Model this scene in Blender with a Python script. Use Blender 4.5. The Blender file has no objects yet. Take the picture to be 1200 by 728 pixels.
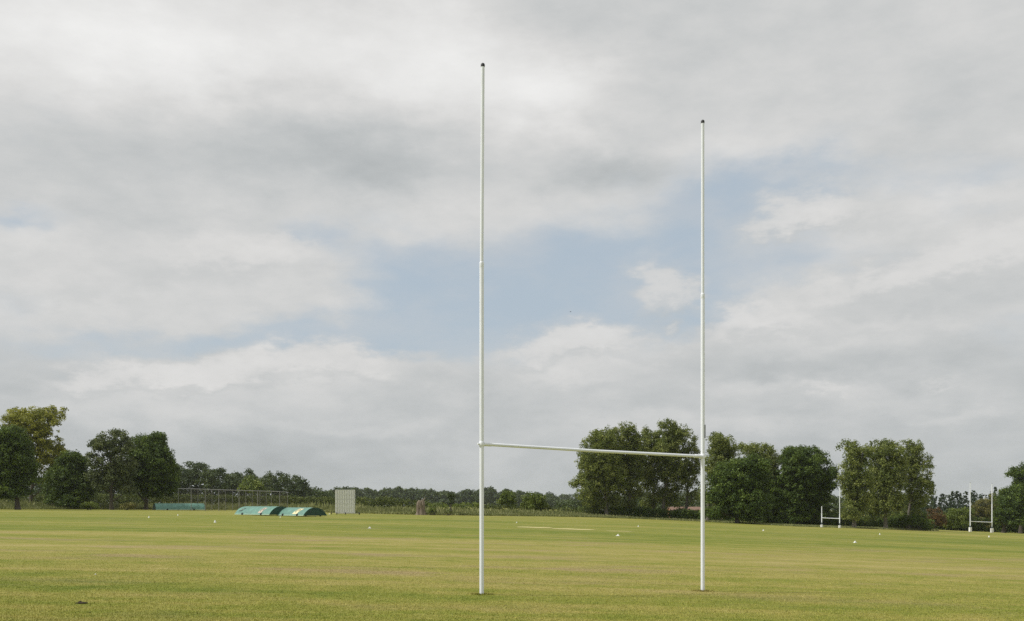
import bpy, bmesh, math, random
import numpy as np
from mathutils import Vector, Matrix

R = math.radians
scene = bpy.context.scene
COL = scene.collection
rng = np.random.default_rng(7)
random.seed(7)

# ------------------------------------------------------------------ camera model
F = 1213.0          # focal length in the photograph's pixels (1200 x 728)
HY = 593.0          # eye level in the photograph
EYE = 1.78          # camera height above the turf under it

cam = bpy.data.cameras.new('camera')
cam.sensor_width = 36.0
cam.lens = 36.0 * F / 1200.0
cam.shift_y = (HY - 364.0) / 1200.0
cam.clip_start = 0.1
cam.clip_end = 8000.0
camo = bpy.data.objects.new('camera', cam)
camo.location = (0, 0, EYE)
camo.rotation_euler = (R(90), 0, 0)
COL.objects.link(camo)
scene.camera = camo

vs = scene.view_settings
vs.view_transform = 'Standard'
vs.look = 'None'
vs.exposure = 0.0
vs.gamma = 1.0
vs.use_curve_mapping = False
scene.cycles.max_bounces = 6
scene.cycles.diffuse_bounces = 3
scene.cycles.transparent_max_bounces = 24
scene.cycles.volume_bounces = 1
scene.cycles.use_denoising = False

# ------------------------------------------------------------------ terrain
def softplus(t):
    return np.where(t > 30, t, np.log1p(np.exp(np.minimum(t, 30.0))))

def gz(x, y=0.0):
    """height of the ground: level on the left, falling away to the right"""
    xc = np.clip(x, -115.0, 190.0)
    return -(0.009 * xc + 0.51 * (softplus(xc / 15.0) - 0.693147))

def on_ground(px, py):
    """the point of the turf a viewing ray meets"""
    u = (px - 600.0) / F
    lo, hi = 8.0, 900.0
    for _ in range(60):
        m = 0.5 * (lo + hi)
        p = HY + F * (EYE - float(gz(u * m))) / m
        if p > py: lo = m
        else: hi = m
    return Vector((u * lo, lo, float(gz(u * lo))))

def at_depth(px, d):
    x = (px - 600.0) / F * d
    return Vector((x, d, float(gz(x))))

def height_at(py, d):
    """world z of something seen at picture height py, d metres away"""
    return EYE + (HY - py) / F * d

# ------------------------------------------------------------------ tagging helpers
def tag(o, label=None, cat=None, group=None, kind=None):
    if label: o['label'] = label
    if cat: o['category'] = cat
    if group: o['group'] = group
    if kind: o['kind'] = kind
    return o

def empty(name, loc, rz=0.0):
    o = bpy.data.objects.new(name, None)
    o.empty_display_size = 0.3
    o.location = loc
    o.rotation_euler = (0, 0, rz)
    COL.objects.link(o)
    return o

def link(name, me, mat=None, parent=None, loc=None, rz=0.0):
    o = bpy.data.objects.new(name, me)
    if mat is not None and not me.materials: me.materials.append(mat)
    COL.objects.link(o)
    if parent is not None: o.parent = parent
    if loc is not None: o.location = loc
    if rz: o.rotation_euler = (0, 0, rz)
    return o

def copy_tree(o, parent=None):
    c = o.copy()
    COL.objects.link(c)
    if parent is not None: c.parent = parent
    for ch in [q for q in bpy.data.objects if q.parent == o]:
        copy_tree(ch, c)
    return c

# ------------------------------------------------------------------ shape helpers
class MB:
    """collects simple shapes into one mesh"""
    def __init__(self): self.v, self.f, self.s = [], [], []
    def add(self, vs, fs, smooth=False):
        n = len(self.v)
        self.v += [tuple(p) for p in vs]
        self.f += [tuple(i + n for i in f) for f in fs]
        self.s += [smooth] * len(fs)
    def box(self, c, size, rz=0.0, bevel=0.0):
        bm = bmesh.new()
        bmesh.ops.create_cube(bm, size=1.0)
        for v in bm.verts: v.co = Vector((v.co.x*size[0], v.co.y*size[1], v.co.z*size[2]))
        if bevel > 0:
            bmesh.ops.bevel(bm, geom=bm.edges[:], offset=bevel, segments=2, profile=0.6, affect='EDGES')
        M = Matrix.Translation(c) @ Matrix.Rotation(rz, 4, 'Z')
        bm.verts.index_update()
        self.add([M @ v.co for v in bm.verts], [[v.index for v in f.verts] for f in bm.faces])
        bm.free()
    def tube(self, pts, rad, n=12, caps=True):
        """a tube through pts with a radius at each"""
        pts = [Vector(p) for p in pts]
        if not hasattr(rad, '__len__'): rad = [rad] * len(pts)
        rings = []
        t0 = (pts[1] - pts[0]).normalized()
        ref = Vector((0, 0, 1)) if abs(t0.z) < 0.9 else Vector((1, 0, 0))
        a = t0.cross(ref).normalized()
        for i, p in enumerate(pts):
            if i == 0: t = t0
            elif i == len(pts) - 1: t = (pts[i] - pts[i-1]).normalized()
            else: t = ((pts[i+1] - pts[i]).normalized() + (pts[i] - pts[i-1]).normalized()).normalized()
            a = (a - t * a.dot(t)).normalized()
            b = t.cross(a)
            rings.append([p + (a * math.cos(2*math.pi*k/n) + b * math.sin(2*math.pi*k/n)) * rad[i] for k in range(n)])
        vs = [q for r in rings for q in r]
        fs = []
        for i in range(len(pts) - 1):
            for k in range(n):
                k2 = (k + 1) % n
                fs.append((i*n + k, i*n + k2, (i+1)*n + k2, (i+1)*n + k))
        self.add(vs, fs, True)
        if caps:
            self.add(rings[0][::-1], [tuple(range(n))])
            self.add(rings[-1], [tuple(range(n))])
    def lathe(self, c, prof, n=20):
        """profile of (radius, z) turned about the vertical through c"""
        vs, fs = [], []
        for r, z in prof:
            for k in range(n):
                a = 2*math.pi*k/n
                vs.append((c[0] + r*math.cos(a), c[1] + r*math.sin(a), c[2] + z))
        for i in range(len(prof) - 1):
            for k in range(n):
                k2 = (k+1) % n
                fs.append((i*n+k, i*n+k2, (i+1)*n+k2, (i+1)*n+k))
        self.add(vs, fs, True)
        m = len(prof) - 1
        if prof[0][0] > 1e-4: self.add(vs[:n][::-1], [tuple(range(n))])
        if prof[-1][0] > 1e-4: self.add(vs[m*n:], [tuple(range(n))])
    def build(self, name, mat=None, parent=None, loc=None, rz=0.0):
        me = bpy.data.meshes.new(name)
        me.from_pydata(self.v, [], self.f)
        me.polygons.foreach_set('use_smooth', self.s)
        me.update()
        return link(name, me, mat, parent, loc, rz)

# ------------------------------------------------------------------ node helpers
class NT:
    def __init__(self, tree):
        self.t = tree
        self.n = tree.nodes
        self.l = tree.links
    def node(self, typ, **kw):
        n = self.n.new(typ)
        for k, v in kw.items(): setattr(n, k, v)
        return n
    def set(self, sock, v):
        if isinstance(v, bpy.types.NodeSocket): self.l.new(v, sock)
        elif v is not None: sock.default_value = v
    def math(self, op, a, b=None, c=None, clamp=False):
        n = self.node('ShaderNodeMath', operation=op, use_clamp=clamp)
        self.set(n.inputs[0], a); self.set(n.inputs[1], b); self.set(n.inputs[2], c)
        return n.outputs[0]
    def vmath(self, op, a, b=None, c=None, out=0):
        n = self.node('ShaderNodeVectorMath', operation=op)
        self.set(n.inputs[0], a); self.set(n.inputs[1], b); self.set(n.inputs[2], c)
        return n.outputs[out]
    def noise(self, vec, scale, detail=4.0, rough=0.5, dist=0.0, color=False):
        n = self.node('ShaderNodeTexNoise')
        n.inputs['Scale'].default_value = scale
        n.inputs['Detail'].default_value = detail
        n.inputs['Roughness'].default_value = rough
        n.inputs['Distortion'].default_value = dist
        self.l.new(vec, n.inputs['Vector'])
        return n.outputs['Color' if color else 'Fac']
    def mix(self, f, a, b, mode='MIX'):
        n = self.node('ShaderNodeMix', data_type='RGBA', blend_type=mode)
        self.set(n.inputs[0], f)
        for s, v in ((n.inputs[6], a), (n.inputs[7], b)):
            if isinstance(v, (tuple, list)) and len(v) == 3: v = (*v, 1.0)
            self.set(s, v)
        return n.outputs[2]
    def smooth(self, v, lo, hi, a=0.0, b=1.0):
        n = self.node('ShaderNodeMapRange', interpolation_type='SMOOTHSTEP')
        self.set(n.inputs[0], v)
        n.inputs[1].default_value = lo; n.inputs[2].default_value = hi
        n.inputs[3].default_value = a; n.inputs[4].default_value = b
        return n.outputs[0]
    def ramp(self, v, stops):
        n = self.node('ShaderNodeValToRGB')
        e = n.color_ramp.elements
        while len(e) < len(stops): e.new(0.5)
        for el, (p, c) in zip(e, stops):
            el.position = p; el.color = (*c, 1.0)
        self.l.new(v, n.inputs[0])
        return n.outputs[0]

def new_mat(name):
    m = bpy.data.materials.new(name)
    m.use_nodes = True
    t = NT(m.node_tree)
    b = m.node_tree.nodes['Principled BSDF']
    return m, t, b

def simple(name, col, rough=0.5, metal=0.0, var=0.08, scale=8.0, spec=0.5):
    """a plain surface with a little unevenness of colour and gloss"""
    m, t, b = new_mat(name)
    p = t.node('ShaderNodeTexCoord').outputs['Object']
    n = t.noise(p, scale, 5, 0.6)
    f = t.smooth(n, 0.3, 0.7)
    lo = tuple(c * (1 - var) for c in col); hi = tuple(min(1, c * (1 + var)) for c in col)
    t.set(b.inputs['Base Color'], t.mix(f, lo, hi))
    b.inputs['Roughness'].default_value = rough
    b.inputs['Metallic'].default_value = metal
    b.inputs['Specular IOR Level'].default_value = spec
    return m
# ------------------------------------------------------------------ sky, clouds and sun
SUN_EL, SUN_AZ = R(50), R(-100)        # azimuth from +Y (straight ahead) towards +X
world = bpy.data.worlds.new('World')
scene.world = world
world.use_nodes = True
W = NT(world.node_tree)
W.n.clear()
wout = W.node('ShaderNodeOutputWorld')
bg = W.node('ShaderNodeBackground')
bg.inputs['Strength'].default_value = 0.1
W.l.new(bg.outputs[0], wout.inputs[0])
skyt = W.node('ShaderNodeTexSky', sky_type='NISHITA')
skyt.sun_disc = False
skyt.sun_elevation = SUN_EL
skyt.sun_rotation = SUN_AZ
skyt.air_density = 1.0
skyt.dust_density = 1.5

dirv = W.node('ShaderNodeTexCoord').outputs['Generated']
sx = W.node('ShaderNodeSeparateXYZ'); W.l.new(dirv, sx.inputs[0])
DEG = 180 / math.pi
az = W.math('MULTIPLY', W.math('ARCTAN2', sx.outputs[0], sx.outputs[1]), DEG)
el = W.math('MULTIPLY', W.math('ARCSINE', sx.outputs[2]), DEG)
cb = W.node('ShaderNodeCombineXYZ'); W.l.new(az, cb.inputs[0]); W.l.new(el, cb.inputs[1])
P = cb.outputs[0]
flat = W.vmath('MULTIPLY', dirv, (1.0, 1.0, 2.3))
# billows: big soft warp plus a fine ragged one
w1 = W.vmath('SUBTRACT', W.noise(flat, 7.0, 3, 0.5, color=True), (0.5, 0.5, 0.5))
w2 = W.vmath('SUBTRACT', W.noise(flat, 26.0, 5, 0.6, color=True), (0.5, 0.5, 0.5))
PW = W.vmath('MULTIPLY_ADD', w1, (7.0, 3.4, 0.0), P)
PW = W.vmath('MULTIPLY_ADD', w2, (3.4, 1.9, 0.0), PW)

def sky_dir(px, py):
    u, v = (px - 600.0) / F, (HY - py) / F
    return math.atan(u) * DEG, math.atan(v / math.hypot(1, u)) * DEG

def blobs(lst, start, vec, gain=1.0):
    acc = start
    for px, py, rx, ry, amp in lst:
        amp *= gain
        a, e = sky_dir(px, py)
        ix, iy = F / (rx * DEG), F / (ry * DEG)
        d = W.vmath('MULTIPLY_ADD', vec, (ix, iy, 0.0), (-a * ix, -e * iy, 0.0))
        q = W.vmath('DOT_PRODUCT', d, d, out=1)
        g = W.math('POWER', 0.36788, q)
        acc = W.math('MULTIPLY_ADD', g, amp, acc)
    return acc

GAPS = [  # openings of pale blue  (x, y, half width, half height, depth)
    (620, 335, 140, 60, -0.95), (470, 345, 130, 48, -1.15), (520, 395, 80, 26, -0.6), (420, 300, 60, 30, -0.4), (745, 310, 100, 52, -0.9), (890, 222, 95, 40, -1.0), (1010, 212, 90, 26, -0.6),
    (870, 310, 90, 50, -0.9), (830, 250, 70, 34, -0.5), (385, 272, 50, 22, -0.6), (650, 385, 130, 30, -0.8), (15, 248, 60, 14, -0.8),
    (330, 394, 190, 18, -0.9), (150, 402, 150, 16, -0.75), (15, 348, 60, 20, -0.6), (470, 400, 90, 28, -0.6), (1000, 300, 90, 16, -0.5),
    (1185, 200, 80, 26, -0.6), (1165, 262, 80, 14, -0.45), (830, 372, 90, 22, -0.6), (1175, 390, 70, 34, -0.6), (560, 415, 70, 26, -0.5), (90, 412, 70, 18, -0.5),
]
PUFFS = [(300, 325, 110, 34, 0.4), (120, 350, 130, 45, 0.4), (340, 445, 130, 26, 0.5), (1130, 320, 120, 44, 0.4), (960, 400, 170, 32, 0.4)]
nz_c = W.noise(flat, 11.0, 8, 0.56)
cov = blobs(GAPS, 1.0, PW)
cov = blobs(PUFFS, cov, PW)
cov = W.math('MULTIPLY_ADD', W.math('SUBTRACT', nz_c, 0.5), 1.35, cov)
mask = W.smooth(cov, -0.35, 0.9)

LIGHT = [ (70, 470, 90, 12, 0.045), (260, 492, 130, 9, 0.03), (430, 500, 90, 9, 0.035), (560, 468, 60, 11, 0.04), (645, 450, 55, 9, 0.045), (770, 502, 130, 11, 0.035), (930, 505, 120, 10, 0.03), (1095, 482, 90, 9, 0.05), (1000, 468, 70, 9, 0.045), (700, 474, 70, 8, 0.03), (150, 520, 160, 9, -0.015), (560, 530, 200, 10, 0.02), (345, 455, 140, 30, 0.045), (180, 462, 100, 24, 0.035), (690, 432, 100, 30, 0.04), (960, 395, 180, 26, 0.02), # brighter and greyer parts of the cloud  (linear picture values)
    (90, 45, 170, 75, 0.13), (270, 80, 120, 40, 0.06), (500, 95, 110, 45, 0.10), (650, 115, 70, 40, 0.11), (420, 25, 170, 40, 0.09),
    (640, 10, 150, 30, -0.05), (760, 50, 90, 34, -0.035), (1010, 120, 200, 60, 0.0), (300, 165, 190, 42, -0.085), (470, 190, 110, 40, -0.075),
    (720, 200, 75, 34, -0.12), (70, 190, 120, 40, -0.015), (580, 245, 140, 34, 0.02), (30, 275, 60, 22, 0.04),
    (330, 302, 90, 24, 0.085), (60, 345, 90, 26, 0.05), (230, 355, 160, 28, 0.02), (205, 262, 90, 20, -0.03),
    
    (1080, 350, 120, 20, -0.03), (985, 430, 170, 18, -0.05),
    (900, 460, 60, 8, 0.04),
    (600, 470, 180, 20, -0.02), (250, 470, 160, 22, -0.01), (520, 455, 60, 16, -0.03), (1050, 200, 150, 40, -0.01), (880, 170, 60, 30, 0.04),
    (1150, 240, 60, 20, 0.02),
]
nz_b = W.noise(flat, 5.0, 7, 0.55)
nz_f = W.noise(flat, 24.0, 6, 0.6)
# clouds lie lower and greyer towards the horizon
base = W.smooth(el, -1.0, 12.0, 0.482, 0.637)
lit = blobs(LIGHT, base, PW, 1.35)
lit = W.math('MULTIPLY_ADD', W.math('SUBTRACT', nz_b, 0.5), 0.22, lit)
lit = W.math('MULTIPLY_ADD', W.math('SUBTRACT', nz_f, 0.5), 0.13, lit)
warm = W.smooth(lit, 0.46, 0.72)
tint = W.mix(warm, (0.950, 0.998, 1.012), (1.0, 0.998, 0.984))
cloud = W.vmath('SCALE', tint)
W.l.new(W.math('MULTIPLY', lit, 10.0), cloud.node.inputs['Scale'])
# the blue of the openings, veiled by thin high cloud
veil = W.smooth(W.noise(flat, 8.0, 5, 0.6), 0.35, 0.65)
blue = W.mix(0.82, skyt.outputs[0], W.mix(veil, (4.75, 5.55, 6.25), (5.4, 5.9, 6.3)))
under = W.mix(mask, blue, cloud)

# heaped clouds in front: lit along their upper left edges, greyer beneath
HEAPS = [
    (185, 446, 70, 24, 1.0), (310, 433, 62, 27, 1.1), (385, 428, 60, 26, 1.1), (435, 442, 45, 20, 0.8), (250, 448, 60, 20, 0.8), (95, 452, 65, 20, 0.7),
    (660, 408, 48, 26, 1.1), (705, 402, 42, 24, 1.0), (620, 428, 45, 20, 0.8), (745, 424, 60, 22, 0.8),
    (770, 342, 34, 34, 1.2), (800, 352, 24, 24, 0.8), (780, 382, 17, 7, 0.9),
    (890, 374, 62, 24, 0.9), (965, 384, 90, 28, 1.0), (1060, 384, 80, 28, 1.0), (1125, 398, 42, 24, 0.9), (845, 402, 50, 22, 0.8),
    (1140, 310, 90, 38, 1.0), (1060, 322, 80, 28, 0.9), (1195, 300, 50, 40, 0.9), (985, 336, 60, 18, 0.6),
    (955, 250, 55, 32, 1.1), (1005, 262, 55, 24, 0.9), (915, 268, 40, 18, 0.7),
    (335, 306, 66, 32, 1.1), (265, 308, 75, 32, 0.9), (150, 318, 110, 44, 0.9), (55, 345, 80, 32, 0.9),
    (970, 460, 42, 9, 0.8), (1110, 450, 42, 9, 0.7), (450, 480, 50, 9, 0.5),
]
w3 = W.vmath('SUBTRACT', W.noise(flat, 60.0, 4, 0.6, color=True), (0.5, 0.5, 0.5))
PH = W.vmath('MULTIPLY_ADD', w1, (2.2, 1.1, 0.0), P)
PH = W.vmath('MULTIPLY_ADD', w2, (3.6, 2.6, 0.0), PH)
PH = W.vmath('MULTIPLY_ADD', w3, (1.3, 0.95, 0.0), PH)
h0 = blobs(HEAPS, 0.0, PH)
h1 = blobs(HEAPS, 0.0, W.vmath('ADD', PH, (-0.35, 0.95, 0.0)))
hn = W.math('MULTIPLY_ADD', W.math('SUBTRACT', nz_c, 0.5), 1.1, h0)
shade = W.math('SUBTRACT', h0, h1)
hmask = W.math('MULTIPLY', W.smooth(hn, 0.05, 0.95), W.smooth(shade, -0.85, 0.80, 0.0, 0.92))
hl = W.math('MULTIPLY_ADD', W.smooth(shade, -0.25, 1.0), 0.15, 0.555)
hl = W.math('MULTIPLY_ADD', W.math('SUBTRACT', nz_f, 0.5), 0.14, hl)
heap = W.node('ShaderNodeVectorMath', operation='SCALE')
W.l.new(W.mix(W.smooth(hl, 0.5, 0.72), (0.965, 1.0, 1.005), (1.0, 0.995, 0.98)), heap.inputs[0])
W.l.new(W.math('MULTIPLY', hl, 10.0), heap.inputs['Scale'])
colr = W.mix(hmask, under, heap.outputs[0])
W.l.new(colr, bg.inputs['Color'])

sun = bpy.data.lights.new('sun', 'SUN')
sun.energy = 3.4
sun.angle = R(5.0)                     # a sun veiled by thin cloud
sun.color = (1.0, 0.97, 0.92)
suno = bpy.data.objects.new('sun', sun)
sd = Vector((math.sin(SUN_AZ)*math.cos(SUN_EL), math.cos(SUN_AZ)*math.cos(SUN_EL), math.sin(SUN_EL)))
suno.rotation_euler = (-sd).to_track_quat('-Z', 'Y').to_euler()
suno.location = sd * 60
COL.objects.link(suno)
# ------------------------------------------------------------------ turf
def turf_colour(t):
    """dry mown turf: green, straw and worn brown, in long mowing streaks"""
    pos = t.node('ShaderNodeNewGeometry').outputs['Position']
    st = lambda v: t.vmath('MULTIPLY', pos, v)
    wob = t.vmath('MULTIPLY_ADD', t.vmath('SUBTRACT', t.noise(pos, 0.09, 3, color=True), (0.5,)*3), (3.0, 3.0, 0.0), pos)
    stw = lambda v: t.vmath('MULTIPLY', wob, v)
    n_big = t.noise(stw((0.035, 0.075, 0)), 1.0, 4, 0.55)
    n_str = t.noise(stw((0.022, 0.42, 0)), 1.0, 4, 0.6)
    n_str2 = t.noise(st((0.10, 1.5, 0)), 1.0, 4, 0.6)
    n_mid = t.noise(pos, 0.9, 5, 0.62)
    n_fin = t.noise(st((9.0, 5.0, 0)), 1.0, 5, 0.65)
    n_grain = t.noise(st((46.0, 20.0, 0)), 1.0, 3, 0.7)
    xyz = t.node('ShaderNodeSeparateXYZ'); t.l.new(pos, xyz.inputs[0])
    Y = xyz.outputs[1]; X = xyz.outputs[0]
    # the square beyond the posts is watered and greener; the ground before it is parched
    band = t.math('SUBTRACT', t.smooth(Y, 21, 28), t.smooth(Y, 46, 62))
    corner = t.math('MULTIPLY', t.smooth(X, 1.5, 5.0), t.smooth(Y, 26, 20))
    green = t.math('SUBTRACT', t.smooth(Y, 46, 60), t.smooth(Y, 110, 160))
    dry = t.math('MULTIPLY_ADD', band, 0.15, 0.45)
    dry = t.math('MULTIPLY_ADD', green, -0.13, dry)
    dry = t.math('MULTIPLY_ADD', corner, -0.10, dry)
    for n, a in ((n_big, 1.05), (n_str, 1.05), (n_str2, 0.6), (n_mid, 0.85), (n_fin, 0.36), (n_grain, 0.22)):
        dry = t.math('MULTIPLY_ADD', t.math('SUBTRACT', n, 0.5), a, dry)
    col = t.ramp(dry, [(0.05, (0.120, 0.160, 0.015)), (0.36, (0.200, 0.214, 0.032)), (0.62, (0.278, 0.254, 0.060)), (0.92, (0.350, 0.295, 0.105))])
    # bare, brownish worn areas
    worn = t.noise(stw((0.13, 0.26, 0)), 1.0, 5, 0.65)
    wornf = t.math('MULTIPLY', t.smooth(worn, 0.50, 0.68), t.math('MULTIPLY_ADD', band, 0.45, 0.30))
    col = t.mix(wornf, col, (0.300, 0.225, 0.118))
    g = t.math('MULTIPLY_ADD', t.math('SUBTRACT', n_grain, 0.5), 0.75, 1.0)
    g2 = t.math('MULTIPLY_ADD', t.math('SUBTRACT', n_fin, 0.5), 0.7, 1.0)
    k = t.math('MULTIPLY', t.math('MULTIPLY', g, g2), 0.955)
    v = t.node('ShaderNodeVectorMath', operation='SCALE')
    t.l.new(col, v.inputs[0]); t.l.new(k, v.inputs['Scale'])
    return v.outputs[0], n_grain, n_fin, pos

m_turf, t, b = new_mat('mown turf')
c, n_g, n_f, pos = turf_colour(t)
t.l.new(c, b.inputs['Base Color'])
b.inputs['Roughness'].default_value = 0.85
b.inputs['Specular IOR Level'].default_value = 0.15
bp = t.node('ShaderNodeBump'); bp.inputs['Strength'].default_value = 0.55; bp.inputs['Distance'].default_value = 0.04
t.l.new(t.math('ADD', n_g, n_f), bp.inputs['Height']); t.l.new(bp.outputs[0], b.inputs['Normal'])

m_blade, t, b = new_mat('grass blades')
c, _, _, _ = turf_colour(t)
av = t.node('ShaderNodeAttribute', attribute_name='v')
sc_ = t.node('ShaderNodeVectorMath', operation='SCALE'); t.l.new(c, sc_.inputs[0])
t.l.new(t.math('MULTIPLY_ADD', av.outputs['Fac'], 0.8, 1.05), sc_.inputs['Scale'])
t.l.new(sc_.outputs[0], b.inputs['Base Color'])
b.inputs['Roughness'].default_value = 0.6
b.inputs['Specular IOR Level'].default_value = 0.25

def grid_mesh(name, xs, ys, dz=0.0):
    xs = np.array(xs, float); ys = np.array(ys, float)
    XX, YY = np.meshgrid(xs, ys)
    ZZ = gz(XX) + dz
    v = np.stack([XX, YY, ZZ], -1).reshape(-1, 3)
    nx, ny = len(xs), len(ys)
    i = (np.arange(ny-1)[:, None] * nx + np.arange(nx-1)[None]).reshape(-1)
    f = np.stack([i, i+1, i+nx+1, i+nx], -1)
    me = bpy.data.meshes.new(name)
    me.from_pydata(v.tolist(), [], f.tolist())
    me.polygons.foreach_set('use_smooth', [True] * len(f))
    return me

xs = [-2600, -1200, -600, -300, -180] + list(np.arange(-130, 201, 1.5)) + [260, 400, 700, 1300, 2600]
ys = [-80, -20, 0, 10, 20, 30, 45, 60, 90, 130, 180, 240, 330, 600, 1200, 2400]
tag(link('ground', grid_mesh('ground', xs, ys), m_turf), kind='structure')

def quads_mesh(name, P, U, V, val=None, tri=False):
    """many small leaf-shaped faces: centre P, half axes U and V"""
    n = len(P)
    if tri:
        co = np.stack([P - U, P + U, P + V], 1).reshape(-1, 3); m = 3
    else:
        co = np.stack([P - U, P - V * 0.8, P + U, P + V], 1).reshape(-1, 3); m = 4
    me = bpy.data.meshes.new(name)
    me.vertices.add(n * m); me.vertices.foreach_set('co', co.astype(np.float32).ravel())
    me.loops.add(n * m); me.loops.foreach_set('vertex_index', np.arange(n * m, dtype=np.int32))
    me.polygons.add(n); me.polygons.foreach_set('loop_start', np.arange(0, n * m, m, dtype=np.int32))
    if val is not None:
        a = me.attributes.new('v', 'FLOAT', 'FACE')
        a.data.foreach_set('value', np.clip(val, 0, 1).astype(np.float32))
    me.update(calc_edges=True)
    return me

# short mown blades over the nearest turf, thinning out with distance
GOAL_L, GOAL_R = on_ground(564.5, 697), on_ground(823.5, 693)
N = 620000
Yb = 14.0 + 22.0 * rng.random(N) ** 1.35
Xb = (rng.random(N) - 0.5) * (Yb * 1.03 + 0.6)
keep = rng.random(N) < np.clip((36 - Yb) / 20, 0, 1) * (0.35 + 0.65 * Yb / 25)
Xb, Yb = Xb[keep], Yb[keep]
H = 0.010 + 0.018 * rng.random(len(Xb)) ** 1.6
# a ring the mower cannot reach round each post
nx, ny = [], []
for g in (GOAL_L, GOAL_R):
    r = 0.05 + 0.13 * rng.random(900) ** 1.8; a = 2 * np.pi * rng.random(900)
    nx.append(g.x + r * np.cos(a) * 1.4); ny.append(g.y + r * np.sin(a))
nx, ny = np.concatenate(nx), np.concatenate(ny)
Xb = np.concatenate([Xb, nx]); Yb = np.concatenate([Yb, ny])
H = np.concatenate([H, 0.02 + 0.03 * rng.random(len(nx))])
P_ = np.stack([Xb, Yb, gz(Xb) - 0.002], -1)
a = 2 * np.pi * rng.random(len(Xb))
wd = 0.0032 + 0.003 * rng.random(len(Xb))
U_ = np.stack([np.cos(a) * wd, np.sin(a) * wd, 0 * a], -1)
b_ = 2 * np.pi * rng.random(len(Xb)); ln = 0.9 * H * rng.random(len(Xb))
V_ = np.stack([np.cos(b_) * ln, np.sin(b_) * ln, H], -1)
val = rng.random(len(Xb)); val[-len(nx):] *= 0.3
tag(link('grass', quads_mesh('grass', P_, U_, V_, val, tri=True), m_blade), kind='stuff')

# the two worn ends of the cricket pitch: straw-coloured strips let into the turf
m_pitch, t, b = new_mat('worn straw pitch')
p = t.node('ShaderNodeNewGeometry').outputs['Position']
n = t.noise(t.vmath('MULTIPLY', p, (0.5, 1.6, 0)), 1.0, 5, 0.6)
t.l.new(t.ramp(n, [(0.3, (0.42, 0.37, 0.13)), (0.65, (0.62, 0.54, 0.26))]), b.inputs['Base Color'])
b.inputs['Roughness'].default_value = 0.9
def strip(px0, py0, px1, py1, width):
    A, B = on_ground(px0, py0), on_ground(px1, py1)
    d = (B - A); nseg = 24
    q = Vector((-d.y, d.x, 0)).normalized()
    vs, fs = [], []
    for i in range(nseg + 1):
        s = i / nseg
        w = width * (0.5 + 0.5 * min(1, 6 * s, 6 * (1 - s))) * random.uniform(0.75, 1.0)
        for e in (-0.5, 0.5):
            c = A + d * s + q * (w * e)
            vs.append((c.x, c.y, float(gz(c.x)) + 0.012))
    for i in range(nseg): fs.append((2*i, 2*i+2, 2*i+3, 2*i+1))
    me = bpy.data.meshes.new('cricket_pitch'); me.from_pydata(vs, [], fs)
    tag(link('cricket_pitch', me, m_pitch), kind='structure')
strip(607, 617.6, 646, 618.9, 3.2)
strip(650, 619.4, 694, 621.2, 3.2)
strip(711, 622.4, 741, 623.0, 1.2)
# ------------------------------------------------------------------ foliage
def leaf_mat(name, stops, trans=0.28, spec=0.25):
    m, t, b = new_mat(name)
    av = t.node('ShaderNodeAttribute', attribute_name='v')
    p = t.node('ShaderNodeTexCoord').outputs['Object']
    n = t.noise(p, 0.35, 3, 0.5)
    f = t.math('MULTIPLY_ADD', t.math('SUBTRACT', n, 0.5), 0.5, av.outputs['Fac'])
    c = t.ramp(f, stops)
    t.l.new(c, b.inputs['Base Color'])
    b.inputs['Roughness'].default_value = 0.55
    b.inputs['Specular IOR Level'].default_value = spec
    tr = t.node('ShaderNodeBsdfTranslucent')
    t.l.new(t.mix(0.5, c, (0.16, 0.20, 0.03)), tr.inputs['Color'])
    ms = t.node('ShaderNodeMixShader'); ms.inputs[0].default_value = trans
    t.l.new(b.outputs[0], ms.inputs[1]); t.l.new(tr.outputs[0], ms.inputs[2])
    t.l.new(ms.outputs[0], t.n['Material Output'].inputs['Surface'])
    return m

L_dark = leaf_mat('dark green leaves', [(0.1, (0.036, 0.066, 0.013)), (0.55, (0.074, 0.120, 0.020)), (0.95, (0.165, 0.230, 0.036))], 0.28)
L_poplar = leaf_mat('poplar leaves', [(0.1, (0.078, 0.110, 0.022)), (0.5, (0.175, 0.215, 0.045)), (0.95, (0.350, 0.375, 0.100))], 0.38, 0.35)
L_yellow = leaf_mat('yellowing leaves', [(0.1, (0.125, 0.135, 0.024)), (0.5, (0.300, 0.305, 0.046)), (0.95, (0.48, 0.47, 0.085))], 0.3)
L_grey = leaf_mat('grey green leaves', [(0.1, (0.050, 0.068, 0.027)), (0.5, (0.093, 0.119, 0.041)), (0.95, (0.186, 0.209, 0.085))], 0.22)
L_bright = leaf_mat('fresh green leaves', [(0.1, (0.064, 0.095, 0.017)), (0.5, (0.129, 0.176, 0.029)), (0.95, (0.236, 0.277, 0.055))], 0.28)
L_wood = leaf_mat('woodland leaves', [(0.1, (0.030, 0.049, 0.019)), (0.5, (0.058, 0.086, 0.028)), (0.95, (0.110, 0.140, 0.042))], 0.15)
L_conif = leaf_mat('conifer needles', [(0.1, (0.018, 0.034, 0.018)), (0.5, (0.036, 0.059, 0.028)), (0.95, (0.067, 0.095, 0.040))], 0.05)
L_hedge = leaf_mat('hedge leaves', [(0.1, (0.041, 0.062, 0.014)), (0.5, (0.096, 0.124, 0.026)), (0.95, (0.193, 0.215, 0.053))], 0.2)
L_olive = leaf_mat('olive leaves', [(0.1, (0.079, 0.081, 0.022)), (0.5, (0.165, 0.155, 0.041)), (0.95, (0.272, 0.243, 0.073))], 0.2)
L_red = leaf_mat('copper leaves', [(0.1, (0.064, 0.034, 0.015)), (0.5, (0.127, 0.066, 0.024)), (0.95, (0.191, 0.108, 0.038))], 0.2)
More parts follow.
